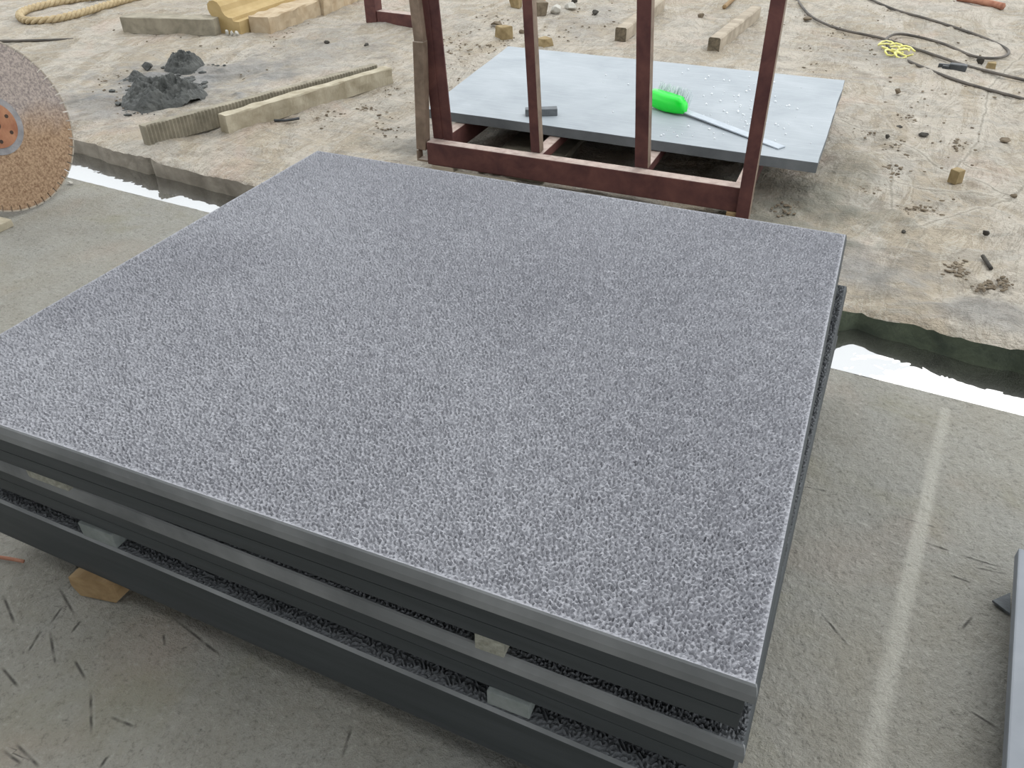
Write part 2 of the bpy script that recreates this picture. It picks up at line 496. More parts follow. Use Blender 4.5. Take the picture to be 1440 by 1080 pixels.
def seg_dist(X, Y, a, b):
    d = np.array([b[0] - a[0], b[1] - a[1]])
    L2 = (d ** 2).sum()
    t = np.clip(((X - a[0]) * d[0] + (Y - a[1]) * d[1]) / L2, 0, 1)
    return np.hypot(X - a[0] - t * d[0], Y - a[1] - t * d[1]), t

# near pad: saw-scratched concrete
xs = np.concatenate([np.arange(-9, -3.7, 0.12), np.arange(-3.7, -2.0, 0.014), np.arange(-2.0, 1.0, 0.0052), np.arange(1.0, 6.01, 0.12)])
ys = np.concatenate([np.arange(-6, 0.3, 0.12), np.linspace(0.3, 2.4, 375)])
X, Y0 = np.meshgrid(xs, ys)
w = np.clip((Y0 - 0.5) / 1.9, 0, 1)
Y = Y0 + (y_near(X) - 2.4) * w
f1 = grf(512, 512, 0.0065, 0.05, 3)
f2 = grf(512, 512, 0.0065, 0.4, 4)
f3 = grf(512, 512, 0.0065, 0.02, 6)
Z = -0.006 + 0.0004 * sample(f1, 0.0065, X, Y) + 0.0012 * sample(f2, 0.0065, X, Y) + 0.0006 * sample(f3, 0.0065, X, Y)
Z = np.minimum(Z, 0.0)
gdist = np.full_like(X, 1.0); gsign = np.ones_like(X); gmask = np.zeros_like(X)
SCR = [(81, 823, 106, 867), (88, 850, 65, 880), (58, 882, 37, 916), (69, 885, 77, 935), (113, 870, 97, 890), (103, 925, 120, 955),
       (126, 970, 127, 1033), (0, 935, 25, 965), (3, 835, 20, 877), (152, 1005, 188, 1020), (242, 867, 313, 923), (229, 890, 231, 907),
       (20, 1043, 55, 1078), (2, 1053, 30, 1073), (153, 1058, 138, 1078), (494, 1020, 480, 1063), (1132, 682, 1167, 688),
       (1266, 725, 1319, 741), (1294, 759, 1337, 774), (1351, 779, 1409, 795), (1371, 796, 1419, 805), (1335, 807, 1368, 818),
       (1153, 857, 1195, 907), (1371, 862, 1354, 882), (1359, 995, 1414, 1029), (1265, 943, 1248, 960)]
for s in SCR:
    d, t = seg_dist(X, Y, on(s[0], s[1]), on(s[2], s[3]))
    p0_, p1_ = on(s[0], s[1]), on(s[2], s[3])
    sg = (X - p0_.x) * -(p1_.y - p0_.y) + (Y - p0_.y) * (p1_.x - p0_.x)
    if p1_.x < p0_.x: sg = -sg
    near = d < gdist
    gdist = np.where(near, d, gdist)
    gsign = np.where(near, sg / (p1_ - p0_).length, gsign)
    taper = np.clip(5 * np.minimum(t, 1 - t), 0, 1) * np.clip(0.85 + 0.3 * sample(f1, 0.0065, X, Y), 0.3, 1)
    gmask = np.where(near, np.clip((0.016 - d) / 0.005, 0, 1) * taper, gmask)
a, b2 = on(1331, 575), on(1222, 1080)  # pale stripe: a soft beam of light painted into the floor colour
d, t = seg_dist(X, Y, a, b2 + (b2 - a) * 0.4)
dust_light = np.clip(1.25 - d / (0.019 + 0.010 * t), 0, 1)
dust_light = dust_light * dust_light * (3 - 2 * dust_light) * (0.55 + 0.45 * np.clip(t * 3, 0, 1)) * (1 + 0.12 * sample(f2, 0.0065, X, Y))
floor = tag(grid_object('floor', xs, ys, X, Y, Z, M['pad'], {'groove_dist': gsign, 'groove_mask': gmask, 'dust_light': np.clip(dust_light, 0, 1)}), kind='structure')
floor['label'] = 'grey scratched concrete floor of the stone yard'

# far ground: tan slurry-stained concrete beyond the channel
xs = np.concatenate([np.arange(-14, -7, 0.15), np.arange(-7, 2.2, 0.022), np.arange(2.2, 6.01, 0.15)])
ys = np.concatenate([np.array([0.0, 0.008, 0.02]), np.arange(0.04, 5.5, 0.022), np.arange(5.5, 22, 0.3)])
X, V = np.meshgrid(xs, ys)
g1 = grf(512, 512, 0.02, 0.6, 11, 0.7)
g2 = grf(512, 512, 0.02, 0.14, 12, 0.6)
g3 = grf(512, 512, 0.02, 0.06, 13, 0.5)
rgh = np.clip((X + 1.5) / 2.0, 0.25, 1.0)
lipn = rgh * (0.006 * sample(g1, 0.02, X, X * 0) + 0.003 * sample(g2, 0.02, X, X * 0) + 0.003 * sample(g3, 0.02, X, X * 0 + 1.0))
chip = 0.045 * np.exp(-((X - 0.20) / 0.07) ** 2) + 0.03 * np.exp(-((X + 3.43) / 0.012) ** 2)
fade = np.exp(-V / 0.15)
Y = y_far(X) + V + (lipn + chip) * fade
Z = 0.006 * sample(g1, 0.02, X, Y) + 0.003 * sample(g2, 0.02, X, Y) * np.clip(sample(g1, 0.02, X + 3, Y + 2) + 0.3, 0, 1.5) + 0.0012 * sample(g3, 0.02, X, Y)
Z -= 0.012 * np.exp(-V / 0.03) + 0.02 * np.exp(-((X - 0.22) / 0.09) ** 2) * np.exp(-V / 0.08)
for c0, c1, r in ((( -3.45, 3.0), (-3.40, 3.16), 0.012), (on(1245, 205), on(1400, 275), 0.02), (on(1340, 256), on(1420, 160), 0.03),
                  (on(1265, 255), on(1440, 300), 0.02), (on(1375, 230), on(1440, 255), 0.015), (on(1300, 290), on(1420, 285), 0.025)):
    d, t = seg_dist(X, Y, c0, c1)
    Z -= 0.012 * np.exp(-(d / r) ** 2)
jdist = np.full_like(X, 9.0); jsign = np.ones_like(X); jmask = np.zeros_like(X)
for q in ((1185, 168, 1245, 190), (1245, 190, 1300, 222), (1300, 222, 1345, 243), (1345, 243, 1425, 278), (1340, 240, 1375, 200), (1375, 200, 1392, 120), (1392, 120, 1440, 75),
          (1262, 255, 1330, 268), (1330, 268, 1420, 280), (1360, 230, 1440, 256), (1425, 278, 1300, 318), (1425, 278, 1440, 262), (1255, 240, 1252, 290), (1110, 55, 1180, 62), (1180, 62, 1240, 75)):
    p0_, p1_ = on(q[0], q[1]), on(q[2], q[3])
    d, t = seg_dist(X, Y, p0_, p1_)
    sg = (X - p0_.x) * -(p1_.y - p0_.y) + (Y - p0_.y) * (p1_.x - p0_.x)
    near = d < jdist
    jdist = np.where(near, d, jdist)
    jsign = np.where(near, sg / (p1_ - p0_).length, jsign)
    jmask = np.where(near, np.clip((0.09 - d) / 0.03, 0, 1), jmask)
def blob(px, py, rx, ry):
    p = on(px, py)
    n = 0.25 * sample(g1, 0.02, X, Y) + 0.15 * sample(g2, 0.02, X, Y)
    return np.clip(1.3 - np.hypot((X - p.x) / rx, (Y - p.y) / ry) + n, 0, 1)
grey = np.maximum.reduce([blob(235, 118, 0.55, 0.5), blob(150, 150, 0.5, 0.3) * 0.7, blob(330, 105, 0.45, 0.5) * 0.8, blob(430, 80, 0.45, 0.8) * 0.45,
                          blob(1215, 80, 0.3, 0.5) * 0.35, blob(1300, 390, 0.2, 0.12) * 0.6, blob(1210, 380, 0.25, 0.2) * 0.7, blob(1395, 440, 0.2, 0.12) * 0.6,
                          blob(830, 30, 0.25, 0.7) * 0.4, blob(640, 215, 0.35, 0.12) * 0.6])
dark_patch = np.maximum.reduce([blob(1110, 290, 0.35, 0.45), blob(1180, 240, 0.2, 0.3) * 0.5, blob(560, 205, 0.3, 0.1) * 0.4])  # darker patches of ground around the rack
ground = tag(grid_object('ground', xs, ys, X, Y, Z, M['ground'], {'grey_mud': np.clip(grey, 0, 1), 'dark_patch': np.clip(dark_patch, 0, 1) * 0.85, 'joint_dist': jsign, 'joint_mask': jmask}), kind='structure')
ground['label'] = 'tan slurry-stained ground beyond the drainage channel'

# channel: walls, bed, water
def strip_wall(name, top, mat, depth, facing):
    verts, faces = [], []
    n = len(top)
    rows = [0, 0.03, 0.08, 0.16, depth]
    for k, dz in enumerate(rows):
        for i, p in enumerate(top):
            o = 0.012 * noise.noise(Vector((p[0] * 9, dz * 20, k * 1.0))) if k else 0
            verts.append((p[0], p[1] + o, p[2] - dz))
    for k in range(len(rows) - 1):
        for i in range(n - 1):
            f = (k * n + i, k * n + i + 1, (k + 1) * n + i + 1, (k + 1) * n + i)
            faces.append(f if facing > 0 else f[::-1])
    return obj(name, pymesh(name, verts, faces), mat, smooth=True)
lip_top = [(X[0, j], Y[0, j], Z[0, j]) for j in range(X.shape[1])]
tag(strip_wall('wall_channel_far', lip_top, M['moss'], 0.30, -1), kind='structure')['label'] = 'mossy concrete side wall of the drainage channel below the tan ground'
nx_ = np.arange(-9, 6.01, 0.05)
tag(strip_wall('wall_channel_near', [(x, float(y_near(x)), -0.006) for x in nx_], M['pad'], 0.30, 1), kind='structure')['label'] = 'near concrete side of the drainage channel'
bed = [(-9, float(y_near(-9)) - 0.05, -0.28), (6, float(y_near(6)) - 0.05, -0.28), (6, 3.1, -0.28), (-9, 3.6, -0.28)]
tag(obj('floor_channel', pymesh('floor_channel', bed, [(0, 1, 2, 3)]), M['clod_dark']), kind='structure')['label'] = 'dark bed of the drainage channel under the water'
wv = [(-9, float(y_near(-9)) - 0.02, -0.1), (6, float(y_near(6)) - 0.02, -0.1), (6, float(y_far(6)) + 0.03, -0.1), (0.7, 2.82, -0.1), (-2.6, 3.0, -0.1), (-9, float(y_far(-9)) + 0.03, -0.1)]
tag(obj('channel_water', pymesh('channel_water', wv, [(0, 1, 2, 3, 4, 5)]), M['water']), 'still dark water reflecting the white sky in the drainage channel', 'water', kind='stuff')

# open shed the picture is taken from
tag(obj('ceiling', box((-9, -9, 4.6), (5, -0.5, 4.7)), M['roof']), kind='structure')['label'] = 'dark metal roof of the open shed'
tag(obj('wall_back_added', box((-9, -9.2, 0), (5, -9, 4.6)), M['added_shed_wall']), kind='structure')['label'] = 'unseen grey back wall added to the open shed'  # unseen, added to block sky light from behind the camera

# ------------------------------------------------------------------ stacked hammered slabs
SW, SD = 1.78, 1.535
def slab_mesh(name, w, d, t, step, seed, mats, prof, amp=0.0022):
    """slab with hammered top; local origin at bottom front-right corner, x to the left is negative"""
    nx, ny = int(round(w / step)) + 1, int(round(d / step)) + 1
    xs = np.linspace(-w, 0, nx); ys = np.linspace(0, d, ny)
    X, Y = np.meshgrid(xs, ys)
    fx, fy = nx + (nx % 2), ny + (ny % 2)
    n = grf(fx, fy, step, 0.0090, seed, 0.42)[:ny, :nx]
    n2 = grf(fx, fy, step, 0.05, seed + 1, 0.5)[:ny, :nx]
    n3 = grf(fx, fy, step, 0.0058, seed + 2, 0.3)[:ny, :nx]
    h = np.tanh(1.2 * n) * amp + n2 * amp * 0.15 + n3 * amp * 0.45
    edge = np.minimum.reduce([X + w, -X, Y, d - Y])
    h = h * np.clip(edge / 0.008, 0, 1) - amp * 0.4 * np.clip(edge / 0.008, 0, 1)
    Z = t + h
    verts = np.stack([X, Y, Z], -1).reshape(-1, 3)
    idx = np.arange(nx * ny).reshape(ny, nx)
    q = np.stack([idx[:-1, :-1], idx[:-1, 1:], idx[1:, 1:], idx[1:, :-1]], -1).reshape(-1, 4)
    # skirts: rounded arris then straight side
    ring = np.concatenate([idx[0, :], idx[1:, -1], idx[-1, -2::-1], idx[-2:0:-1, 0]])
    rv = verts[ring]
    cxy = np.array([-w / 2, d / 2])
    nrm = np.zeros((len(ring), 2))
    nrm[:, 0] = np.where(rv[:, 0] > -1e-6, 1, np.where(rv[:, 0] < -w + 1e-6, -1, 0))
    nrm[:, 1] = np.where(rv[:, 1] < 1e-6, -1, np.where(rv[:, 1] > d - 1e-6, 1, 0))
    levels = prof + [(prof[-1][0] if len(prof) > 1 else prof[0][0], -t)]
    front = np.where(np.roll(nrm[:, 1], 0) < 0, 1, 2)
    allv = [verts]; base = len(verts); prev = ring; quads = [q]; mi = [np.zeros(len(q), int)]
    m_ = len(ring); two = len(prof) == 1
    for o, z in levels:
        lv = rv.copy(); lv[:, :2] += nrm * o; lv[:, 2] = t + z
        allv.append(lv)
        cur = base + np.arange(m_); base += m_
        quads.append(np.stack([prev, cur, np.roll(cur, -1), np.roll(prev, -1)], -1))
        mi.append(np.where((front == 1) & ((z > -t + 1e-6) | (not two)), 1, 2))
        prev = cur
    V = np.concatenate(allv); Q = np.concatenate(quads); MI = np.concatenate(mi)
    me = bpy.data.meshes.new(name)
    me.vertices.add(len(V)); me.vertices.foreach_set('co', V.astype(np.float32).ravel())
    nl = Q.size + m_
    me.loops.add(nl)
    me.loops.foreach_set('vertex_index', np.concatenate([Q.ravel(), prev[::-1]]).astype(np.int32))
    me.polygons.add(len(Q) + 1)
    me.polygons.foreach_set('loop_start', np.concatenate([np.arange(0, Q.size, 4), [Q.size]]).astype(np.int32))
    me.update(calc_edges=True)
    me.polygons.foreach_set('material_index', np.concatenate([MI, [2]]).astype(np.int32))
    for mm in mats: me.materials.append(mm)
    me.polygons.foreach_set('use_smooth', np.zeros(len(Q) + 1, bool))
    me.validate()
    return me

GS = 'hammered grey slabs in the big stack'
me_top = slab_mesh('hammered_slab', SW, SD, 0.038, 0.0026, 21, (M['hammered'], M['side_pale'], M['side_dark']), [(0.003, -0.003), (0.0065, -0.020)], 0.0033)
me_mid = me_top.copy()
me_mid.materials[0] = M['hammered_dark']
def put_slab(me, x, y, ztop, t, rot, label):
    o = obj('stone_slab', me)
    o.location = (x, y, SLAB_TOP + ztop - t)
    o.rotation_euler = (0, 0, math.radians(rot))
    return tag(o, label, 'stone slab', GS)
def plain_slab(t):
    b = box((-SW, 0, 0), (0, SD, t), 0.0008)
    me = bpy.data.meshes.new('sawn_slab'); b.to_mesh(me); b.free()
    me.materials.append(M['side_dark'])
    return me
me_plain = plain_slab(0.0366)
put_slab(me_top, 0.0537, 0.7195, 0.0, 0.038, 0, 'topmost large grey slab of the stack with pitted hammered face and pale front edge')
put_slab(me_plain, 0.0475, 0.7170, -0.0410, 0.0366, 0.0, 'dark sawn slab directly under the topmost slab of the stack')
put_slab(me_plain, 0.0475, 0.7180, -0.0805, 0.0366, 0.0, 'third dark slab from the top of the stack, lowest of the upper three')
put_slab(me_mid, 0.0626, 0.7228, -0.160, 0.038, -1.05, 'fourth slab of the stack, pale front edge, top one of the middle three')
put_slab(me_plain, 0.058, 0.7220, -0.2010, 0.0366, -1.05, 'fifth slab from the top, in the middle of the middle three')
put_slab(me_plain, 0.058, 0.7230, -0.2405, 0.0366, -1.05, 'sixth slab from the top, lowest of the middle three')
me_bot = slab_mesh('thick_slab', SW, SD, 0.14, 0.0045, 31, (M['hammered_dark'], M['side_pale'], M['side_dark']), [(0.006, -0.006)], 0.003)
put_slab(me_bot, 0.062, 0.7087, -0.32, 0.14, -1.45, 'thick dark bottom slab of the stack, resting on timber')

def spacer(px0, px1, zt, h, yfront, length, mat, label, seed):
    x0, x1 = px0, px1
    b = box((x0, yfront, 0), (x1, yfront + length, h), 0.002)
    for v in b.verts:
        v.co += 0.0012 * Vector((noise.noise(v.co * 40 + Vector((seed, 0, 0))), noise.noise(v.co * 40 + Vector((0, seed, 0))), 0))
    o = obj('stone_spacer', b, mat)
    o.location = (0, 0, SLAB_TOP + zt)
    return tag(o, label, 'spacer', 'stone spacers between the slab layers')
spacer(-1.45, -1.335, -0.16, 0.0405, 0.732, 1.35, M['chip'], 'pale stone spacer in the upper gap of the slab stack, left end', 1)
spacer(-0.387, -0.333, -0.16, 0.0405, 0.720, 1.38, M['chip'], 'pale crumbly stone spacer in the upper gap of the slab stack, right of centre', 2)
spacer(-1.375, -1.275, -0.32, 0.0410, 0.742, 1.33, M['spacer'], 'smooth grey stone spacer in the lower gap of the slab stack, left end', 3)
spacer(-0.37, -0.288, -0.32, 0.0410, 0.722, 1.36, M['spacer'], 'smooth grey stone spacer in the lower gap of the slab stack, right of centre', 4)

def bearer(x0, x1, y0, y1, label, seed):
    secs = []
    prof = [(0.10, 0.0), (0.86, 0.0), (1.0, 0.25), (0.98, 0.92), (0.80, 1.0), (0.25, 1.0), (0.02, 0.90), (0.0, 0.45)]
    N = 10
    verts, faces = [], []
    for i in range(N):
        t = i / (N - 1)
        y = y0 + (y1 - y0) * t
        for k, (u, v_) in enumerate(prof):
            jx = 0.004 * noise.noise(Vector((i * 1.7, k * 2.1, seed)))
            yy = y + (0.022 * (u - 0.2) + (-0.018 if v_ > 0.6 else 0.0) * 0 if i == 0 else 0)
            verts.append((x0 + (x1 - x0) * u + jx, yy, 0.07 * v_ - (0.002 if v_ == 0 else 0)))
    n = len(prof)
    for i in range(N - 1):
        for k in range(n):
            a, b = i * n + k, i * n + (k + 1) % n
            faces.append((a, b, b + n, a + n))
    faces.append(tuple(range(n))[::-1]); faces.append(tuple(range((N - 1) * n, N * n)))
    o = obj('timber_bearer', pymesh('timber_bearer', verts, faces), M['wood_raw'])
    return tag(o, label, 'timber')
bearer(-1.46, -1.335, 0.716, 2.2, 'raw brown timber end poking out under the left end of the bottom slab', 1)
bearer(-0.24, -0.12, 0.74, 2.2, 'raw timber bearer hidden under the right end of the bottom slab', 5)

# ------------------------------------------------------------------ steel rack with the pale slab
RX, RY = -1.14, 3.45
rack = thing('steel_rack', 'rusty dark red steel rack with four uprights behind the slab stack', 'rack', (RX, RY, 0))
def rpart(name, bm, mat):
    o = obj(name, bm, mat, rack)
    o.location = (-RX, -RY, 0)
    return o
rpart('front_beam', box((-1.945, 3.42, 0.035), (-0.36, 3.485, 0.15), 0.006), M['rust'])
rpart('back_beam', box((-1.945, 4.60, 0.035), (-0.36, 4.665, 0.15), 0.006), M['rust'])
rpart('end_beam', box((-1.945, 3.487, 0.04), (-1.885, 4.60, 0.148), 0.005), M['rust'])
rpart('end_beam', box((-0.42, 3.487, 0.04), (-0.36, 4.60, 0.148), 0.005), M['rust'])
rpart('cross_member', box((-1.405, 3.487, 0.10), (-1.345, 4.60, 0.147), 0.004), M['rust'])
rpart('cross_member', box((-0.885, 3.487, 0.10), (-0.825, 4.60, 0.147), 0.004), M['rust'])
def angle_iron(p0, p1, fw, sw, side, th=0.008):
    """L section: front flange fw wide facing -Y, side flange sw deep on the given x side"""
    b = bmesh.new()
    s = 1 if side > 0 else -1
    prof = [(0, 0), (fw, 0), (fw, sw), (fw - th, sw), (fw - th, th), (0, th)]
    if s < 0: prof = [(fw - x, y) for x, y in prof][::-1]
    lo = [b.verts.new((p0[0] + x, p0[1] + y, p0[2])) for x, y in prof]
    hi = [b.verts.new((p1[0] + x, p1[1] + y, p1[2])) for x, y in prof]
    n = len(prof)
    for k in range(n):
        b.faces.new((lo[k], lo[(k + 1) % n], hi[(k + 1) % n], hi[k]))
    b.faces.new(lo[::-1]); b.faces.new(hi)
    bmesh.ops.recalc_face_normals(b, faces=b.faces)
    for f in b.faces:
        if (f.normal.x > 0.5 and side > 0) or (side < 0 and f.normal.x < -0.5): f.material_index = 1
    return b
def grow(p0, p1, zt):
    k = (zt - p0[2]) / (p1[2] - p0[2])
    return tuple(p0[i] + (p1[i] - p0[i]) * k for i in range(3))
TOPZ = 1.55
for p0, p1, fw, sw, side in (
        ((-1.938, 3.487, 0.15), (-1.958, 3.47, 0.80), 0.050, 0.062, -1),
        ((-1.898, 3.492, 0.15), (-1.925, 3.474, 0.80), 0.066, 0.05, -1),
        ((-1.405, 3.487, 0.15), (-1.440, 3.46, 0.83), 0.046, 0.05, 1),
        ((-0.885, 3.487, 0.15), (-0.930, 3.46, 0.86), 0.062, 0.05, 1),
        ((-0.385, 3.395, 0.012), (-0.396, 3.42, 0.90), 0.056, 0.06, 1)):
    rpart('upright', angle_iron(p0, grow(p0, p1, TOPZ), fw, sw, side), [M['rust'], M['rust_brown']])
rpart('top_rail', box((-2.02, 3.40, TOPZ), (-0.32, 3.50, TOPZ + 0.06), 0.005), M['rust'])
def quad_tube(p0, p1, w, d):
    b = bmesh.new()
    lo = [b.verts.new((p0[0] + x, p0[1] + y, p0[2])) for x, y in ((0, 0), (w, 0), (w, d), (0, d))]
    hi = [b.verts.new((p1[0] + x, p1[1] + y, p1[2])) for x, y in ((0, 0), (w, 0), (w, d), (0, d))]
    for k in range(4): b.faces.new((lo[k], lo[(k + 1) % 4], hi[(k + 1) % 4], hi[k]))
    b.faces.new(lo[::-1]); b.faces.new(hi)
    bmesh.ops.bevel(b, geom=list(b.edges), offset=0.003, segments=1, affect='EDGES')
    return b
rpart('side_post', quad_tube((-2.012, 3.43, 0.10), (-1.985, 3.43, 0.62), 0.056, 0.05), M['rust_brown'])
rpart('side_post', quad_tube((-1.980, 3.436, 0.60), (-2.035, 3.436, TOPZ), 0.050, 0.044), M['rust_brown'])
rpart('bracket', box((-2.005, 3.42, 0.045), (-1.945, 3.47, 0.055), 0.001), M['rust_brown'])
rpart('bracket', box((-2.005, 3.42, 0.055), (-1.997, 3.47, 0.10), 0.001), M['rust_brown'])

def block(name, lo, hi, mat, label, cat, seed=0, bev=0.004, group=None):
    b = box(lo, hi, bev)
    for v in b.verts:
        v.co += 0.004 * Vector((noise.noise(v.co * 9 + Vector((seed, 0, 0))), noise.noise(v.co * 9 + Vector((0, seed, 0))), 0))
    return tag(obj(name, b, mat), label, cat, group)
block('wooden_block', (-1.925, 3.42, -0.004), (-1.80, 3.55, 0.0345), M['wood_grey'], 'brown wooden block under the left end of the steel rack', 'block', 1)
block('wooden_block', (-0.43, 3.412, -0.004), (-0.387, 3.50, 0.0345), M['wood_raw'], 'small yellow wooden block under the right end of the steel rack', 'block', 2)
block('wooden_block', (-1.93, 4.58, -0.004), (-1.80, 4.68, 0.0345), M['wood_grey'], 'wooden block under the back left corner of the steel rack', 'block', 3)
block('wooden_block', (-0.50, 4.58, -0.004), (-0.36, 4.68, 0.0345), M['wood_grey'], 'wooden block under the back right corner of the steel rack', 'block', 4)
block('flat_stone', (-1.70, 3.50, -0.01), (-1.34, 4.3, 0.032), M['strip_grey'], 'flat pale stone lying on the ground inside the rack base', 'stone', 6)
block('flat_stone', (-1.78, 3.12, -0.01), (-1.45, 3.41, 0.03), M['strip_grey'], 'flat pale stone on the ground in front of the rack', 'stone', 7)

# pale slab lying on the rack
FZ = 0.20
quad = [on(599, 153, FZ), on(1150, 229, FZ), on(1188, 113, FZ), on(715, 65, FZ)]
ctr = sum(quad, Vector()) / 4
b = bmesh.new()
N = 24
ring = []
for k in range(4):
    a, c = quad[k], quad[(k + 1) % 4]
    for i in range(N):
        p = a.lerp(c, i / N)
        nrm_ = Vector(((c - a).y, -(c - a).x, 0)).normalized()
        p = p + nrm_ * 0.006 * noise.noise(Vector((k * 5 + i * 0.35, 3.3, 0)))
        ring.append(p - ctr)
tops = [b.verts.new((p.x, p.y, 0.0)) for p in ring]
mids = [b.verts.new((p.x * 1.001, p.y * 1.001, -0.003)) for p in ring]
bots = [b.verts.new((p.x * 1.001, p.y * 1.001, -0.048)) for p in ring]
b.faces.new(tops)
n = len(ring)
for i in range(n):
    j = (i + 1) % n
    f = b.faces.new((mids[i], mids[j], tops[j], tops[i])); f.material_index = 1
    f = b.faces.new((bots[i], bots[j], mids[j], mids[i])); f.material_index = 1
f = b.faces.new(bots[::-1]); f.material_index = 1
o = obj('stone_slab', b, [M['far_slab'], M['far_slab_side']])
o.location = (ctr.x, ctr.y, FZ)
tag(o, 'pale blue-grey sawn slab lying on the rusty rack with a green brush on it', 'stone slab')

# green brush
hd0, hd1 = on(916, 150, FZ), on(962, 163, FZ)
dirx = (hd1 - hd0).normalized()
brush = thing('scrub_brush', 'bright green scrub brush with long flat grey handle on the pale slab', 'brush', (hd0 + hd1) / 2, math.atan2(dirx.y, dirx.x))
L = (hd1 - hd0).length
b = bmesh.new()
sec = 14
rings = []
for i in range(sec + 1):
    t = i / sec
    hw = 0.018 + 0.028 * math.sin(math.pi * min(1, 0.12 + t * 0.86)) ** 0.6
    hh = 0.092 * (0.55 + 0.45 * math.sin(math.pi * (0.22 + 0.62 * t)) ** 0.7) * (1.0 if t < 0.86 else 1.0 - (t - 0.86) * 2.2)
    z0 = 0.012 * abs(2 * t - 1) ** 2
    rg = []
    for k in range(10):
        a = 2 * math.pi * k / 10
        sx, sz = math.cos(a), math.sin(a)
        sx = math.copysign(abs(sx) ** 0.6, sx); sz = math.copysign(abs(sz) ** 0.6, sz)
        rg.append(b.verts.new((-L / 2 + L * t, hw * sx, z0 + hh / 2 + hh / 2 * sz)))
    rings.append(rg)
for i in range(sec):
    for k in range(10):
        b.faces.new((rings[i][k], rings[i][(k + 1) % 10], rings[i + 1][(k + 1) % 10], rings[i + 1][k]))
b.faces.new(rings[0][::-1]); b.faces.new(rings[-1])
bmesh.ops.recalc_face_normals(b, faces=b.faces)
obj('brush_back', b, M['green'], brush, True)
b = bmesh.new()
for i in range(20):
    for j in range(6):
        x = -L / 2 + L * (0.10 + 0.86 * i / 19) + rnd.uniform(-.003, .003)
        y0_, z0_ = 0.012 + j * 0.006, 0.075 - j * 0.009
        p0 = Vector((x, y0_, z0_))
        p1 = Vector((x + rnd.uniform(-.006, .006), y0_ + 0.028, z0_ + 0.050 + rnd.uniform(-.004, .004)))
        vv, ff = tube([p0, p1], 0.0032, 4)
        bv = [b.verts.new(v) for v in vv]
        for f in ff: b.faces.new([bv[q] for q in f])
tag(obj('bristles', b, M['bristle'], brush), 'white bristles', kind='stuff')
h0, h1 = on(956, 158, FZ), on(1099, 209, FZ)
Mi = Matrix.Rotation(-math.atan2(dirx.y, dirx.x), 4, 'Z') @ Matrix.Translation(-((hd0 + hd1) / 2))
fm = frame_mtx(h0 + Vector((0, 0, 0.016)), h1 + Vector((0, 0, 0.004)))
hl = (h1 - h0).length
obj('handle', box((0, -0.026, -0.003), (hl, 0.026, 0.003), 0.001, Mi @ fm), M['strip_metal'], brush)

def stone_at(name, px, py, size, mat, label, cat, seed, rotz=0.0, z=0.0, rough=0.3, boxy=0.7, group=None, sub=2):
    p = on(px, py, z)
    o = obj(name, rock(size, seed, rough, sub, boxy), mat)
    o.location = (p.x, p.y, z)
    o.rotation_euler = (0, 0, rotz)
    return tag(o, label, cat, group)
# chip on the pale slab
p0, p1 = on(739, 164, FZ), on(784, 163, FZ)
fm = frame_mtx(p0, p1)
b = box((0, 0, 0), ((p1 - p0).length, 0.05, 0.035), 0.003, fm)
for v in b.verts: v.co += 0.006 * noise.noise_vector(v.co * 13) * (1 if v.co.z > FZ + 0.01 else 0.2)
tag(obj('stone_offcut', b, M['slab_chip']), 'dark elongated stone offcut lying on the pale slab behind an upright', 'offcut')

# white crumbs on the pale slab
b = bmesh.new()
R2 = random.Random(4)
for i in range(170):
    px, py = R2.gauss(1030, 55), R2.gauss(160, 24)
    if i % 4 == 0: px, py = R2.uniform(840, 1110), R2.uniform(90, 185)
    if not (840 < px < 1150 and 92 < py < 205) or (900 < px < 985 and 115 < py < 175): continue
    p = on(px, py, FZ)
    s = R2.uniform(0.002, 0.007)
    bmesh.ops.create_icosphere(b, subdivisions=1, radius=s, matrix=Matrix.Translation((p.x, p.y, FZ + s * 0.35)))
tag(obj('stone_crumbs', b, M['white_crumb']), 'scattered white stone crumbs on the pale slab near the brush', 'crumbs', kind='stuff')

# ------------------------------------------------------------------ saw blade leaning at the left
BR = 0.377
tl = math.radians(12)
blade = thing('saw_blade', 'large rusty circular stone saw blade with toothed rim leaning at the left edge', 'saw blade', (-3.53, 2.333, 0.003 + BR * math.cos(tl)))
blade.rotation_euler = (0, -tl, 0)          # local X = face normal
def disc(r_pts, x0, x1):
    b = bmesh.new()
    A = [b.verts.new((x1, y, z)) for y, z in r_pts]
    B = [b.verts.new((x0, y, z)) for y, z in r_pts]
    n = len(r_pts)
    b.faces.new(A); b.faces.new(B[::-1])
    for i in range(n): b.faces.new((A[i], B[i], B[(i + 1) % n], A[(i + 1) % n]))
    bmesh.ops.recalc_face_normals(b, faces=b.faces)
    return b
NT = 56
pts = []
for k in range(NT):
    for fr, r in ((0.0, BR - 0.006), (0.845, BR - 0.006), (0.85, BR - 0.026), (0.98, BR - 0.026)):
        a = 2 * math.pi * (k + fr) / NT
        pts.append((r * math.cos(a), r * math.sin(a)))
obj('blade_disc', disc(pts, -0.004, 0.004), M['blade'], blade)
seg_mesh = None
for k in range(NT):
    a0 = 2 * math.pi * k / NT; a1 = 2 * math.pi * (k + 0.845) / NT
    if seg_mesh is None:
        arc = [(BR * math.cos(a1 * i / 5), BR * math.sin(a1 * i / 5)) for i in range(6)] + [((BR - 0.0065) * math.cos(a1 * i / 5), (BR - 0.0065) * math.sin(a1 * i / 5)) for i in range(5, -1, -1)]
        o = obj('blade_segment', disc(arc, -0.0055, 0.0055), M['blade_rim'], blade)
        seg_mesh = o.data
    else:
        o = bpy.data.objects.new('blade_segment', seg_mesh); C.objects.link(o); o.parent = blade
    o.rotation_euler = (a0, 0, 0)
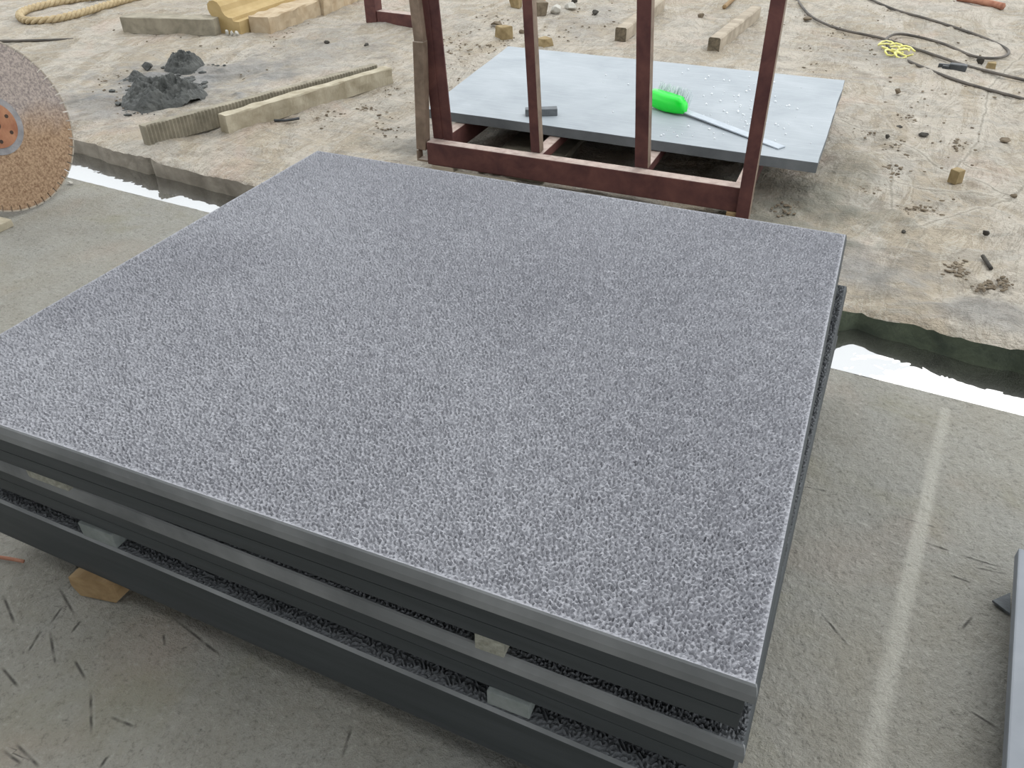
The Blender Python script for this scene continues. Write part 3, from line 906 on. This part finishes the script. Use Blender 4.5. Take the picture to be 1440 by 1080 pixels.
circ = lambda r, n=40: [(r * math.cos(2 * math.pi * i / n), r * math.sin(2 * math.pi * i / n)) for i in range(n)]
obj('flange_ring', disc(circ(0.128), 0.004, 0.0065), M['flange_ring'], blade)
hub = obj('hub_flange', disc(circ(0.098), 0.0065, 0.011), M['flange'], blade)
obj('arbor_hole', disc(circ(0.020, 20), 0.0108, 0.0125), M['hole'], hub)
for k in range(6):
    a = 2 * math.pi * (k + 0.3) / 6
    o = obj('bolt_hole', disc([(0.070 * math.cos(a) + y, 0.070 * math.sin(a) + z) for y, z in circ(0.0085, 12)], 0.0108, 0.0122), M['hole'], hub)
# steel post the blade leans on
pst = thing('machine_post', 'grey steel machine post the saw blade leans against', 'post', (-3.80, 2.25, 0))
obj('post', box((-0.14, -0.09, 0.02), (-0.02, 0.09, 1.1), 0.006), M['rust_brown'], pst)
obj('base_plate', box((-0.22, -0.16, 0.0), (0.04, 0.16, 0.02), 0.003), M['rust_brown'], pst)
obj('arm', box((-0.02, -0.04, 0.62), (0.155, 0.04, 0.70), 0.004), M['flange_ring'], pst)
p = on(2, 322)
block('metal_bracket', (p.x - 0.14, p.y - 0.05, -0.004), (p.x + 0.02, p.y + 0.05, 0.03), M['strip_stone'], 'small pale bracket on the floor below the saw blade', 'bracket', 3)
stone_at('stone_chip', 98, 258, (0.05, 0.03, 0.02), M['grey_chunk'], 'small pale stone chip at the channel edge by the saw blade', 'stone', 61)

# ------------------------------------------------------------------ stone strips and blocks on the far ground
def edge_bar(name, e0, e1, depth, h, mat, label, cat, seg=40, ribs=0.0, ribn=0, jit=0.004, seed=0, z0=-0.004, group=None):
    """bar whose front bottom edge runs e0 -> e1 (left to right); depth goes away from the camera"""
    x = (e1 - e0); Ln = x.length; x.normalize()
    y = Vector((-x.y, x.x, 0))
    b = bmesh.new()
    prev = None
    prof0 = [(0, 0), (0, h * .5), (0, h - 0.004), (0.006, h), (depth * 0.5, h), (depth - 0.004, h), (depth, h - 0.006), (depth, 0)]
    for i in range(seg + 1):
        t = i / seg
        rg = []
        for k, (dy, dz) in enumerate(prof0):
            r = ribs * (1 if (i % 2 == 0) else -1) if (k in (0, 1, 2) and ribn) else 0
            jn = jit * noise.noise(Vector((t * Ln * 9 + seed * 3.1, k * 1.9, seed)))
            jz = jit * noise.noise(Vector((t * Ln * 9, k * 2.3 + 7, seed)))
            p = e0 + x * (t * Ln) + y * (dy + r + jn)
            rg.append(b.verts.new((p.x, p.y, z0 + dz + (jz if dz > 0 else 0))))
        if prev:
            for k in range(len(rg)):
                k2 = (k + 1) % len(rg)
                b.faces.new((prev[k], rg[k], rg[k2], prev[k2]))
        else:
            b.faces.new(rg)
        prev = rg
    b.faces.new(prev[::-1])
    bmesh.ops.recalc_face_normals(b, faces=b.faces)
    return tag(obj(name, b, mat), label, cat, group)
e0, e1 = on(322, 188), on(553, 117)
ex = (e1 - e0).normalized()
edge_bar('stone_strip', e0, e1, 0.075, 0.105, M['strip_stone'], 'long pale tan stone strip with rough face lying in front of the ribbed strip', 'stone strip', 60, 0.0, 0, 0.008, seed=2)
a0 = on(209, 206)
a1 = e1 + Vector((-ex.y, ex.x, 0)) * 0.105 - ex * 0.03
edge_bar('stone_strip', a0, a1, 0.05, 0.115, M['strip_grey'], 'long grey ribbed stone strip on the ground behind the paler strip', 'stone strip', 150, 0.004, 1, seed=1)
edge_bar('stone_strip', on(174, 46), on(304, 50), 0.16, 0.125, M['strip_grey'], 'grey-brown stone strip beside the yellow moulded stone', 'stone strip', 20, 0, 0, 0.004, seed=3)
# yellow moulding
m0, m1 = on(342, 49), on(470, 2)
dr = (m1 - m0).normalized()
sidev = Vector((-dr.y, dr.x, 0))
prof_o = [(0.02, 0.0), (0.02, 0.10), (0.075, 0.10), (0.08, 0.125), (0.115, 0.125), (0.145, 0.14), (0.165, 0.165), (0.175, 0.205), (0.20, 0.235), (0.235, 0.248), (0.275, 0.24), (0.30, 0.215), (0.305, 0.18), (0.295, 0.15), (0.25, 0.08), (0.24, 0.0)]
b = bmesh.new()
lo = [b.verts.new(m0 + sidev * u + Vector((0, 0, v - 0.004))) for u, v in prof_o]
hi = [b.verts.new(m0 + dr * 1.9 + sidev * u + Vector((0, 0, v - 0.004))) for u, v in prof_o]
n = len(prof_o)
for k in range(n): b.faces.new((lo[k], lo[(k + 1) % n], hi[(k + 1) % n], hi[k]))
b.faces.new(lo[::-1]); b.faces.new(hi)
bmesh.ops.recalc_face_normals(b, faces=b.faces)
tag(obj('stone_moulding', b, M['yellow_stone']), 'yellow sandstone moulding with rounded nose lying on the ground', 'moulding')
edge_bar('stone_block', on(381, 48), on(452, 22), 0.20, 0.13, M['tan_block'], 'dusty tan stone block lying beside the yellow moulding', 'stone block', 20, 0, 0, 0.02, seed=4)
edge_bar('stone_block', on(457, 22), on(508, 0), 0.22, 0.14, M['tan_block'], 'rough reddish tan block at the far end of the tan block', 'stone block', 20, 0, 0, 0.025, seed=8)
for i, (px, py, s, wh) in enumerate(((320, 50, 0.055, 'left'), (327, 51, 0.05, 'middle'), (334, 51, 0.06, 'right'))):
    stone_at('pebble', px, py, (s * .7, s * .7, s * 1.1), M['grey_chunk'], wh + ' one of three small pale pebbles in front of the yellow moulding', 'pebble', 40 + i, i, group='pebbles by the yellow moulding')

# timbers
def timber(e0, e1, w, h, label, seed):
    t = thing('timber', label, 'timber', e0)
    x = (e1 - e0).normalized(); Ln = (e1 - e0).length
    b = bmesh.new()
    y = Vector((-x.y, x.x, 0))
    prev = None
    for i in range(13):
        rg = []
        for k, (dy, dz) in enumerate(((0, 0), (0, h * .9), (w * .1, h), (w * .9, h), (w, h * .9), (w, 0))):
            j = 0.004 * noise.noise(Vector((i * .6, k, seed)))
            p = x * (Ln * i / 12) + y * (dy + j)
            rg.append(b.verts.new((p.x, p.y, dz + j - 0.004)))
        if prev:
            for k in range(6):
                b.faces.new((prev[k], rg[k], rg[(k + 1) % 6], prev[(k + 1) % 6]))
        else:
            f = b.faces.new(rg); f.material_index = 1
        prev = rg
    b.faces.new(prev[::-1])
    bmesh.ops.recalc_face_normals(b, faces=b.faces)
    o = obj('beam', b, [M['wood_grey'], M['timber_end']], t)
    return t
timber(on(880, 58), on(934, 14), 0.09, 0.10, 'squared weathered timber on the ground behind the third rack upright', 1)
timber(on(1011, 73), on(1068, 26), 0.09, 0.10, 'squared weathered timber with dark end left of the rightmost rack upright', 2)

def rod(name, pts, r, mat, label, cat, n=6, z=None):
    P = spline([on(px, py) + Vector((0, 0, z if z is not None else r * 0.9)) for px, py in pts], 6)
    vv, ff = tube(P, r, n)
    return tag(obj(name, pymesh(name, vv, ff), mat, smooth=True), label, cat)
rod('stick', [(1018, 13), (1027, 5), (1036, -3)], 0.02, M['wood_raw'], 'short pale stick near the top edge left of the rightmost upright', 'stick')
rod('thin_rod', [(-30, 60), (40, 59), (104, 57)], 0.011, M['cable'], 'thin dark rod on the ground above the saw blade', 'rod')
rod('rusty_bar', [(1346, 1), (1380, 7), (1409, 14)], 0.03, M['brick'], 'short rusty red bar near the top right corner', 'bar')
rod('thin_stick', [(1381, 362), (1387, 371), (1393, 380)], 0.008, M['clod_dark'], 'short dark stick lying on the ground above the channel at right', 'stick')
rod('rusty_stick', [(-25, 783), (5, 786), (34, 791)], 0.005, M['brick'], 'thin reddish brown stick on the concrete left of the timber end', 'stick')
rod('metal_sliver', [(386, 171), (402, 171), (421, 168)], 0.008, M['black_tool'], 'thin dark sliver in front of the pale tan strip', 'sliver')

# rope
def rope():
    pts = [(235, -14), (200, -1), (160, 10), (110, 25), (75, 33), (45, 35), (31, 31), (31, 24), (45, 17), (75, 10), (110, 4), (150, -1), (200, -8)]
    R = 0.032
    P = spline([on(px, py) + Vector((0, 0, R)) for px, py in pts], 26)
    # resample evenly
    L_ = [0.0]
    for a, c in zip(P[:-1], P[1:]): L_.append(L_[-1] + (c - a).length)
    n = int(L_[-1] / 0.012)
    Q = []
    j = 0
    for i in range(n + 1):
        s = L_[-1] * i / n
        while j < len(L_) - 2 and L_[j + 1] < s: j += 1
        Q.append(P[j].lerp(P[j + 1], min(1, max(0, (s - L_[j]) / max(1e-6, L_[j + 1] - L_[j])))))
    root = thing('rope', 'thick twisted straw-coloured rope looped on the ground in the top left corner', 'rope', Q[0] * 1.0)
    for st in range(3):
        S = []
        for i, p in enumerate(Q):
            t = (Q[min(i + 1, n)] - Q[max(i - 1, 0)]).normalized()
            s = t.cross(Vector((0, 0, 1))).normalized(); u = s.cross(t)
            a = i * 0.012 / 0.16 * 2 * math.pi + st * 2 * math.pi / 3
            S.append(p + (s * math.cos(a) + u * math.sin(a)) * R * 0.52 - Q[0])
        vv, ff = tube(S, R * 0.55, 6)
        obj('strand', pymesh('strand', vv, ff), M['rope'], root, True)
rope()

# cables
def cable(pts, r, label, lift=()):
    P = []
    for i, q in enumerate(pts):
        P.append(on(q[0], q[1]) + Vector((0, 0, r + (0.022 if i in lift else 0))))
    P = spline(P, 8)
    vv, ff = tube(P, r, 8)
    return tag(obj('cable', pymesh('cable', vv, ff), M['cable'], smooth=True), label, 'cable')
cable([(1108, -14), (1120, 0), (1135, 20), (1155, 33), (1185, 44), (1240, 56), (1300, 75), (1360, 95), (1440, 115), (1500, 130)], 0.010, 'dark cable running from behind the rightmost upright to the right edge')
cable([(1190, -14), (1222, 0), (1260, 16), (1310, 30), (1370, 50), (1405, 65), (1418, 75), (1410, 82), (1390, 84), (1365, 80), (1330, 65), (1300, 56), (1265, 54), (1248, 58), (1245, 68), (1262, 80), (1300, 98), (1360, 120), (1440, 142), (1500, 160)], 0.010, 'dark cable with a narrow loop and yellow tape at top right', (12, 13, 14))
b = bmesh.new()
for i in range(7):
    p = on(1246 + i * 4.5, 68 + (i % 3) * 5 + i * 1.2)
    vv, ff = tube([p + Vector((math.cos(a) * 0.06, math.sin(a) * 0.045, 0.012 + 0.03 * abs(math.sin(a + i)))) for a in [k * 0.57 for k in range(10)]], 0.007, 5)
    bv = [b.verts.new(v) for v in vv]
    for f in ff: b.faces.new([bv[q] for q in f])
tag(obj('yellow_string', b, M['yellow_tape'], smooth=True), 'tangle of bright yellow string wound on the looped cable', 'string')

# black tool
tt = thing('hand_tool', 'black hand tool with forked tip lying below the cable loop', 'tool', on(1337, 99))
t0, t1 = on(1318, 96) - on(1337, 99), on(1358, 101) - on(1337, 99)
fm = frame_mtx(t0, t1)
tl_ = (t1 - t0).length
obj('handle', box((tl_ * 0.38, -0.03, 0), (tl_, 0.03, 0.045), 0.01, fm), M['black_tool'], tt)
obj('jaw', box((0, 0.008, 0.004), (tl_ * 0.42, 0.032, 0.03), 0.004, fm), M['black_tool'], tt)
obj('jaw', box((0.03, -0.036, 0.004), (tl_ * 0.42, -0.012, 0.03), 0.004, fm), M['black_tool'], tt)

# mud piles
def mud_pile(px0, py0, px1, py1, w, h, label, seed):
    a, c = on(px0, py0), on(px1, py1)
    ctr = (a + c) / 2
    Ln = (c - a).length
    ang = math.atan2((c - a).y, (c - a).x)
    n1, n2 = 110, 70
    verts, faces = [], []
    for i in range(n1):
        for j in range(n2):
            u, v = 2 * i / (n1 - 1) - 1, 2 * j / (n2 - 1) - 1
            q = Vector((u * Ln * 0.6, v * w * 0.65, 0))
            r = math.hypot(u, v)
            env = max(0.0, 1 - (r * (1 + 0.35 * noise.noise(Vector((q.x * 6, q.y * 6, seed + 3))))) ** 2)
            s = Vector((q.x * 9, q.y * 9, seed))
            ln = 0.62 + 0.45 * noise.noise(s * 0.6) + 0.3 * noise.noise(s * 1.5)
            lump = 0.34 * (1 - 1.6 * abs(noise.noise(s * 2.6))) + 0.22 * (1 - 1.6 * abs(noise.noise(s * 5.5)))
            z = h * env * max(0.05, ln + lump) - 0.03 * (1 - min(1, env * 4)) - 0.004
            verts.append((q.x, q.y, z))
    for i in range(n1 - 1):
        for j in range(n2 - 1):
            k = i * n2 + j
            faces.append((k, k + n2, k + n2 + 1, k + 1))
    o = obj('mud_pile', pymesh('mud_pile', verts, faces), M['mud'], smooth=True)
    o.location = (ctr.x, ctr.y, 0.0); o.rotation_euler = (0, 0, ang)
    return tag(o, label, 'mud pile', 'piles of dark grey mud')
mud_pile(184, 150, 285, 124, 0.40, 0.13, 'larger elongated pile of dark grey mud on the ground above the channel', 1.0)
mud_pile(232, 98, 282, 95, 0.26, 0.11, 'smaller pile of dark grey mud behind the larger one', 5.0)
mud_pile(180, 114, 205, 111, 0.13, 0.06, 'tiny crumbled heap of grey mud left of the larger mud pile', 9.0)

# loose chunks near the top edge and clods at right
CH = [
 ('stone_chunk', 726, 10, .13, .09, 'ochre_chunk', 'yellowish stone chunk at the top edge left of the second upright', 'stone'),
 ('brick_piece', 758, 21, .12, .11, 'clod', 'brown brick piece just right of the second upright near the top', 'brick'),
 ('brick_piece', 757, 9, .14, .06, 'brick', 'reddish brick piece behind the brown brick piece at the top', 'brick'),
 ('stone_chunk', 782, 19, .12, .10, 'grey_chunk', 'pale grey stone chunk right of the brick pieces', 'stone'),
 ('stone_chunk', 801, 14, .12, .08, 'grey_chunk', 'second pale grey stone chunk, beside the dark one', 'stone'),
 ('stone_chunk', 808, 5, .08, .06, 'clod_dark', 'dark stone chunk at the top edge above the pale grey chunks', 'stone'),
 ('stone_chunk', 837, 21, .07, .05, 'clod_dark', 'small dark stone left of the third upright near the top', 'stone'),
 ('stone_chunk', 698, 36, .10, .05, 'clod', 'flat brown stone left of the second upright', 'stone'),
 ('stone_chunk', 709, 54, .15, .11, 'ochre_chunk', 'largest ochre stone chunk just behind the pale slab corner', 'stone'),
 ('stone_chunk', 734, 48, .06, .05, 'clod', 'small brown stone touching the second upright on its left', 'stone'),
 ('stone_chunk', 765, 65, .15, .07, 'ochre_chunk', 'wedge-shaped ochre stone behind the back edge of the pale slab', 'stone'),
 ('stone_chunk', 985, 26, .07, .05, 'clod', 'small brown block between the two squared timbers', 'stone'),
 ('clod', 1135, 29, .10, .04, 'clod', 'brown clod beside the cable right of the rightmost upright', 'clod'),
 ('clod', 1377, 91, .06, .06, 'clod_dark', 'dark brown clod under the cable loop tip', 'clod'),
 ('stone_chunk', 1392, 97, .08, .05, 'ochre_chunk', 'ochre stone below the tip of the cable loop', 'stone'),
 ('stone_cube', 1342, 256, .075, .075, 'ochre_chunk', 'lone brown cube-shaped stone on the pale ground at right', 'stone'),
 ('clod', 1261, 132, .05, .04, 'clod', 'round brown clod below the yellow string', 'clod'),
 ('clod', 1265, 181, .05, .025, 'clod_dark', 'flat dark clod right of the pale slab corner', 'clod'),
 ('clod', 1298, 191, .06, .025, 'clod_dark', 'dark double clod in the middle of the ground right of the pale slab', 'clod'),
 ('clod', 1412, 200, .07, .03, 'clod', 'flat brown clod near the right edge above the cube stone', 'clod'),
 ('clod', 1247, 195, .03, .025, 'clod_dark', 'tiny dark clod left of the flat dark clod by the pale slab', 'clod'),
 ('clod', 1425, 278, .035, .025, 'clod', 'small brown clod near the right edge below the cube stone', 'clod'),
 ('clod', 1385, 331, .035, .03, 'clod_dark', 'round dark clod on the smooth ground above the short dark stick', 'clod'),
 ('clod', 1270, 328, .025, .015, 'clod_dark', 'tiny dark clod on the smooth ground right of the stack corner', 'clod'),
 ('clod', 208, 98, .09, .06, 'mud', 'small dark clod left of the smaller mud pile', 'clod'),
 ('clod', 460, 62, .05, .03, 'clod_dark', 'small dark clod left of the brown side post', 'clod'),
 ('clod', 516, 66, .05, .03, 'clod_dark', 'small dark clod on the pale smear near the tan strip end', 'clod'),
]
for i, (nm, px, py, wd, ht, mt, lb, ct) in enumerate(CH):
    if nm == 'stone_cube': wd, ht = .052, .06
    elif 'ochre' in mt: wd, ht = wd * .8, ht * .85
    cube = nm in ('stone_cube', 'brick_piece') or 'ochre' in mt
    stone_at(nm, px, py, (wd * 1.1, wd, ht * 1.15), M[mt], lb, ct, 70 + i * 1.7, i * 0.9, -0.002, 0.12 if nm == 'stone_cube' else 0.3, 1.0 if cube else 0.4)

# gritty crumbs of mud trodden over the far ground
b = bmesh.new()
R3 = random.Random(12)
def crumbs(px, py, sx, sy, n, smin=0.002, smax=0.009):
    for _ in range(n):
        p = on(R3.gauss(px, sx), max(2, R3.gauss(py, sy)))
        if p.y < float(y_far(p.x)) + 0.06: continue
        s = R3.uniform(smin, smax)
        mtx = Matrix.Translation((p.x, p.y, s * 0.1 + 0.001)) @ Matrix.Rotation(R3.uniform(0, 6.28), 4, 'Z') @ Matrix.Diagonal((R3.uniform(1, 2.2), 1, 0.6, 1))
        bmesh.ops.create_icosphere(b, subdivisions=1, radius=s, matrix=mtx)
R4 = random.Random(3)
for a in ((1219, 187, 14, 3, 40), (1278, 172, 8, 6, 30), (1273, 207, 12, 6, 40), (1255, 241, 8, 6, 40), (1293, 296, 14, 5, 50), (1225, 264, 10, 4, 30),
          (1104, 292, 9, 8, 30), (1346, 204, 10, 5, 30), (1288, 351, 9, 4, 30), (1348, 378, 8, 7, 40), (1383, 403, 8, 4, 40), (1410, 400, 7, 4, 30),
          (471, 168, 14, 5, 50), (515, 153, 8, 3, 30), (540, 180, 14, 8, 40), (690, 60, 25, 22, 160), (780, 30, 50, 18, 120), (640, 75, 20, 20, 70),
          (185, 145, 14, 8, 40), (165, 120, 20, 12, 30), (1210, 50, 50, 20, 80), (1330, 140, 60, 60, 110), (560, 110, 15, 20, 40), (400, 40, 30, 14, 40),
          (1150, 80, 20, 25, 40), (290, 75, 60, 25, 40)):
    crumbs(*a)
bm_ = b
b = bmesh.new()
for a in ((200, 146, 13, 5, 45, 0.008, 0.028), (232, 130, 22, 7, 50, 0.008, 0.03), (262, 122, 16, 6, 40, 0.008, 0.026), (250, 95, 15, 4, 35, 0.008, 0.026), (190, 112, 8, 3, 25, 0.006, 0.018), (195, 155, 14, 4, 25, 0.005, 0.014), (290, 98, 12, 4, 15, 0.005, 0.014)):
    crumbs(*a)
tag(obj('mud_lumps', b, M['mud']), 'dark grey lumps of wet mud crumbled around the mud piles', 'mud lumps', kind='stuff')
b = bm_
tag(obj('mud_crumbs', b, M['clod']), 'brown crumbs of dried mud trodden over the tan ground', 'mud crumbs', kind='stuff')

# second steel stand at the top edge
st = thing('steel_stand', 'low dark steel stand at the top edge behind the tan blocks', 'stand', on(527, 32))
q = on(527, 32)
def sp(name, bm, mat):
    o = obj(name, bm, mat, st); o.location = -q; return o
s0, s1 = on(527, 31), on(600, 40)
fm = frame_mtx(s0, s1)
sl = (s1 - s0).length
sp('leg', box((-0.055, -0.05, -0.002), (0.055, 0.05, 0.75), 0.005, fm), M['rust'])
sp('leg', box((sl - 0.02, -0.05, -0.002), (sl + 0.07, 0.05, 0.75), 0.005, fm), M['rust'])
sp('lower_beam', box((0.057, -0.04, 0.0), (sl - 0.022, 0.05, 0.10), 0.006, fm), M['rust'])
sp('top_beam', box((-0.055, -0.05, 0.752), (sl + 0.07, 0.05, 0.83), 0.006, fm), M['rust'])

# slab at the right edge
e0 = on(1432.5, 770, 0.10); e1 = on(1415, 1085, 0.10)
x = (e0 - e1).normalized()
y = Vector((x.y, -x.x, 0))
e1 = e1 - x * 0.5
Ls = (e0 - e1).length
fmx = Matrix((x, -y, Vector((0, 0, 1)))).transposed().to_4x4(); fmx.translation = e1
o = obj('stone_slab', box((0, -0.75, -0.03), (Ls, 0, 0.0), 0.004, fmx), M['near_slab'])
tag(o, 'blue-grey smooth slab cut off by the right edge of the picture', 'stone slab')
for k, u in enumerate((0.25, 0.8)):
    b = box((Ls * u, -0.7, -0.102), (Ls * u + 0.07, -0.05, -0.0305), 0.003, fmx)
    tag(obj('timber_bearer', b, M['wood_grey']), ('timber bearer under the near part of the blue-grey slab at the right edge', 'timber bearer under the far part of the blue-grey slab at the right edge')[k], 'timber')
b = bmesh.new()
tri = [on(1407.5, 823, 0.06), on(1433, 812, 0.06), on(1433, 842, 0.06)]
lo = [b.verts.new(p - Vector((0, 0, 0.06))) for p in tri]; hi = [b.verts.new(p - Vector((0, 0, 0.054))) for p in tri]
lo2 = lo
b.faces.new(lo[::-1]); b.faces.new(hi)
for k in range(3): b.faces.new((lo[k], lo[(k + 1) % 3], hi[(k + 1) % 3], hi[k]))
bmesh.ops.recalc_face_normals(b, faces=b.faces)
tag(obj('metal_plate', b, M['slab_chip']), 'dark triangular metal plate poking out under the slab at the right edge', 'metal plate')
